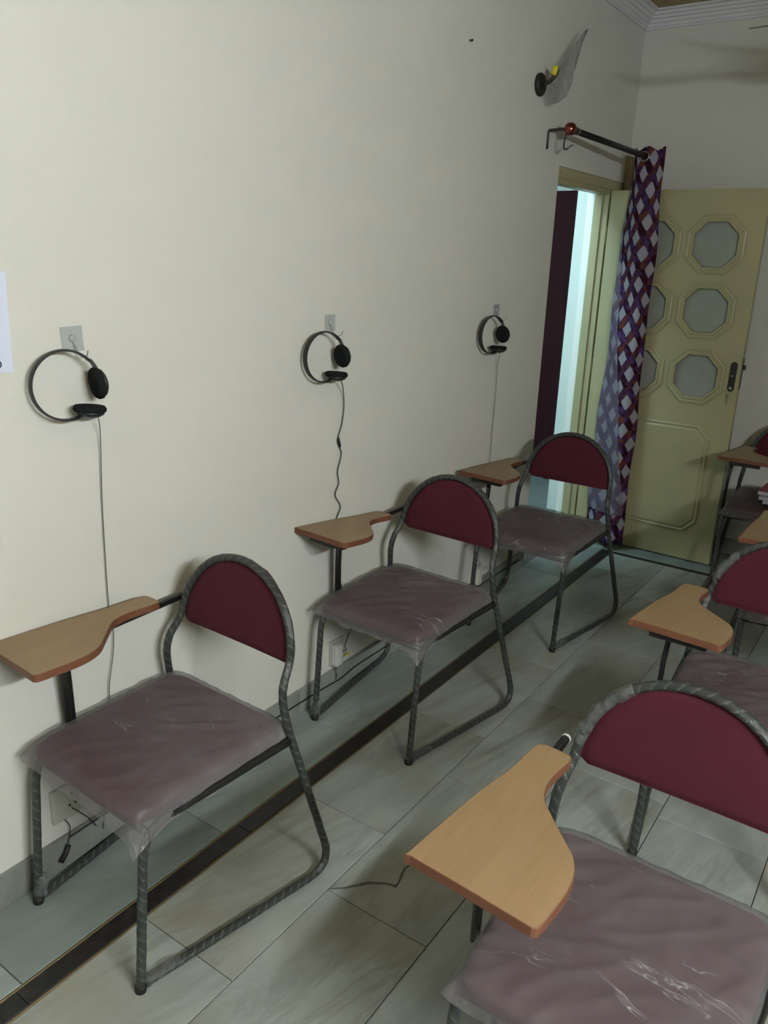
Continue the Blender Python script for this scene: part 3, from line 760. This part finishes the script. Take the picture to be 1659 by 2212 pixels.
cu=None
def curtain():
    # bunched cloth: plan outline as a folded line, widening towards the floor
    NZ=60; V=[];F=[];U=[]
    top=[(.128,-.300),(.140,-.318),(.158,-.334),(.175,-.345),(.195,-.350),(.222,-.346),(.250,-.336),(.272,-.330),(.293,-.316)]
    bot=[(.082,-.288),(.112,-.322),(.148,-.336),(.188,-.366),(.228,-.380),(.268,-.408),(.300,-.416),(.325,-.378),(.345,-.345)]
    def dens(l): return catmull([(*p,0) for p in l],6)
    T=dens(top);B=dens(bot);n=len(T)
    # unfolded length of the cloth
    ln=[0]
    for i in range(1,n): ln.append(ln[-1]+(B[i]-B[i-1]).length*1.02)
    for j in range(NZ+1):
        t=j/NZ; z=2.178-(2.178-.036)*t
        e=t**.8
        for i in range(n):
            p=T[i].lerp(B[i],e); s=i/(n-1)
            wob=.006*math.sin(z*7+s*9)+.004*math.sin(z*13+s*5)
            zz=z
            if j==0: zz+=.010*math.sin(s*14)
            if j==NZ: zz+=.012*math.sin(s*17)
            V.append((p.x+wob*.6,p.y+wob*.7,zz)); U.append((ln[i],z))
    for j in range(NZ):
        for i in range(n-1): F.append((j*n+i,j*n+i+1,(j+1)*n+i+1,(j+1)*n+i))
    return V,F,U
V,F,U=curtain()
cu=obj('curtain',V,F,'curtain_print',None,True,U)
tag(cu,'narrow gathered curtain printed with pale diamonds on plum and violet','curtain')
# paler copy of the print laid over the front edge, widening downwards
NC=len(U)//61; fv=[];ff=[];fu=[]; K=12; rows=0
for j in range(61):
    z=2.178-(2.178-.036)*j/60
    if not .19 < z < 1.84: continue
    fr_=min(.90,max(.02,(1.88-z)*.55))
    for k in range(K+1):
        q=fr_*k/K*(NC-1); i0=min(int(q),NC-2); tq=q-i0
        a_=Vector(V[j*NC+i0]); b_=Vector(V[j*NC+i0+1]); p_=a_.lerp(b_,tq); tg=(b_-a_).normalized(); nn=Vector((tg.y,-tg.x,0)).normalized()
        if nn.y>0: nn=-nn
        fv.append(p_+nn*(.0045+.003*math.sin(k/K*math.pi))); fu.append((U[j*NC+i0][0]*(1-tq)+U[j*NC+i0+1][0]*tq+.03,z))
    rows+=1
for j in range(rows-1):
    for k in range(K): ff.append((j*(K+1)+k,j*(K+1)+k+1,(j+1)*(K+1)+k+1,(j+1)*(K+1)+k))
obj('pale_edge',fv,ff,'curtain_pale',cu,True,fu)['label']='paler strip of the same print along the curtain edge'
sm=cu.modifiers.new('thickness','SOLIDIFY'); sm.thickness=.0012
bm=bmesh.new()
mbx=MB()
V=[];F=[]
for k in range(24):
    a=2*math.pi*k/24
    for rr,dd in ((.0165,-.002),(.025,-.004),(.025,.004),(.0165,.002)): V.append((.197+rr*math.cos(a),-.350+dd,2.139+rr*math.sin(a)))
    F += [(4*k+q,4*k+(q+1)%4,(4*k+4+(q+1)%4)%96,(4*k+4+q)%96) for q in range(4)]
bm.free()
obj('eyelet',V,F,'steel',cu,True)

# key on its ring in the door lock
kc=d1.matrix_basis @ Vector((.739,-LT/2-.016,.988))
kr=empty('key_ring',kc); tag(kr,'small steel key and ring hanging from the door lock','key')
Q=[Vector((0,-.004,-.012))+Vector((.014*math.cos(2*math.pi*k/20),-.002,.014*math.sin(2*math.pi*k/20))) for k in range(21)]
tube('ring',Q,.0011,'steel',kr,6)
MB().box(-.006,.006,-.006,-.004,-.046,-.026,.001).box(-.002,.002,-.006,-.004,-.075,-.046).build('key','steel',kr)

# books on the far chair
def book(x,y,z,rz,wd,dp,h,cover,label):
    b_=empty('book',(x,y,z)); b_.rotation_euler=(0,0,R(rz)); tag(b_,label,'book','books on the far chair')
    MB().box(-wd/2,wd/2,-dp/2,dp/2,0,.0018).box(-wd/2,wd/2,-dp/2,dp/2,h-.0018,h).box(wd/2-.0018,wd/2,-dp/2,dp/2,0,h).build('cover',cover,b_)
    MB().box(-wd/2+.003,wd/2-.002,-dp/2+.003,dp/2-.003,.0018,h-.0018).build('page_block','pages',b_)
bz=.4955
book(1.165,-.470,bz,6,.19,.26,.018,'white_cover','bottom white book of the stack on the far chair seat')
book(1.158,-.468,bz+.018,2,.20,.27,.016,'white_cover','middle white book of the stack on the far chair seat')
book(1.150,-.455,bz+.034,-3,.19,.25,.020,'pink_cover','top pink-covered book of the stack on the far chair seat')

# ceiling fan, one blade tip of which reaches into view
fc=Vector((1.50,-1.50,2.42)); fan=empty('ceiling_fan',fc); tag(fan,'brown ceiling fan, one thin blade tip showing at the upper right edge','fan')
MB().lathe([(0,.05),(.02,.095),(.07,.105),(.10,.08),(.115,.03)],(0,0,-.05),(0,0,1),24).build('motor','fan_paint',fan,True)
MB().lathe([(0,.012),(ZC-2.42-.06,.012)],(0,0,.05),(0,0,1),10).build('down_rod','fan_paint',fan,True)
MB().lathe([(0,.03),(.06,.055)],(0,0,ZC-2.42-.062),(0,0,1),16).build('canopy','fan_paint',fan,True)
base=math.degrees(math.atan2(-1.405+1.50,.893-1.50)); L=math.hypot(-1.405+1.50,.893-1.50)
for k in range(3):
    V=[];F=[]
    for (q,wd) in ((.10,.05),(.20,.10),(.45,.13),(L-.02,.14),(L,.12)):
        for s in (-1,1):
            for th in (0,.003): V.append((q,s*wd/2,th))
    for j in range(4): 
        o=4*j; F += [(o,o+4,o+6,o+2),(o+1,o+3,o+7,o+5),(o,o+1,o+5,o+4),(o+2,o+6,o+7,o+3)]
    F += [(0,2,3,1),(16,17,19,18)]
    bl=obj('blade',V,F,'fan_paint',fan); bl.rotation_euler=Matrix.Rotation(R(base+120*k),3,'Z').to_4x4().__matmul__(Matrix.Rotation(R(-13.5),4,'X')).to_euler()
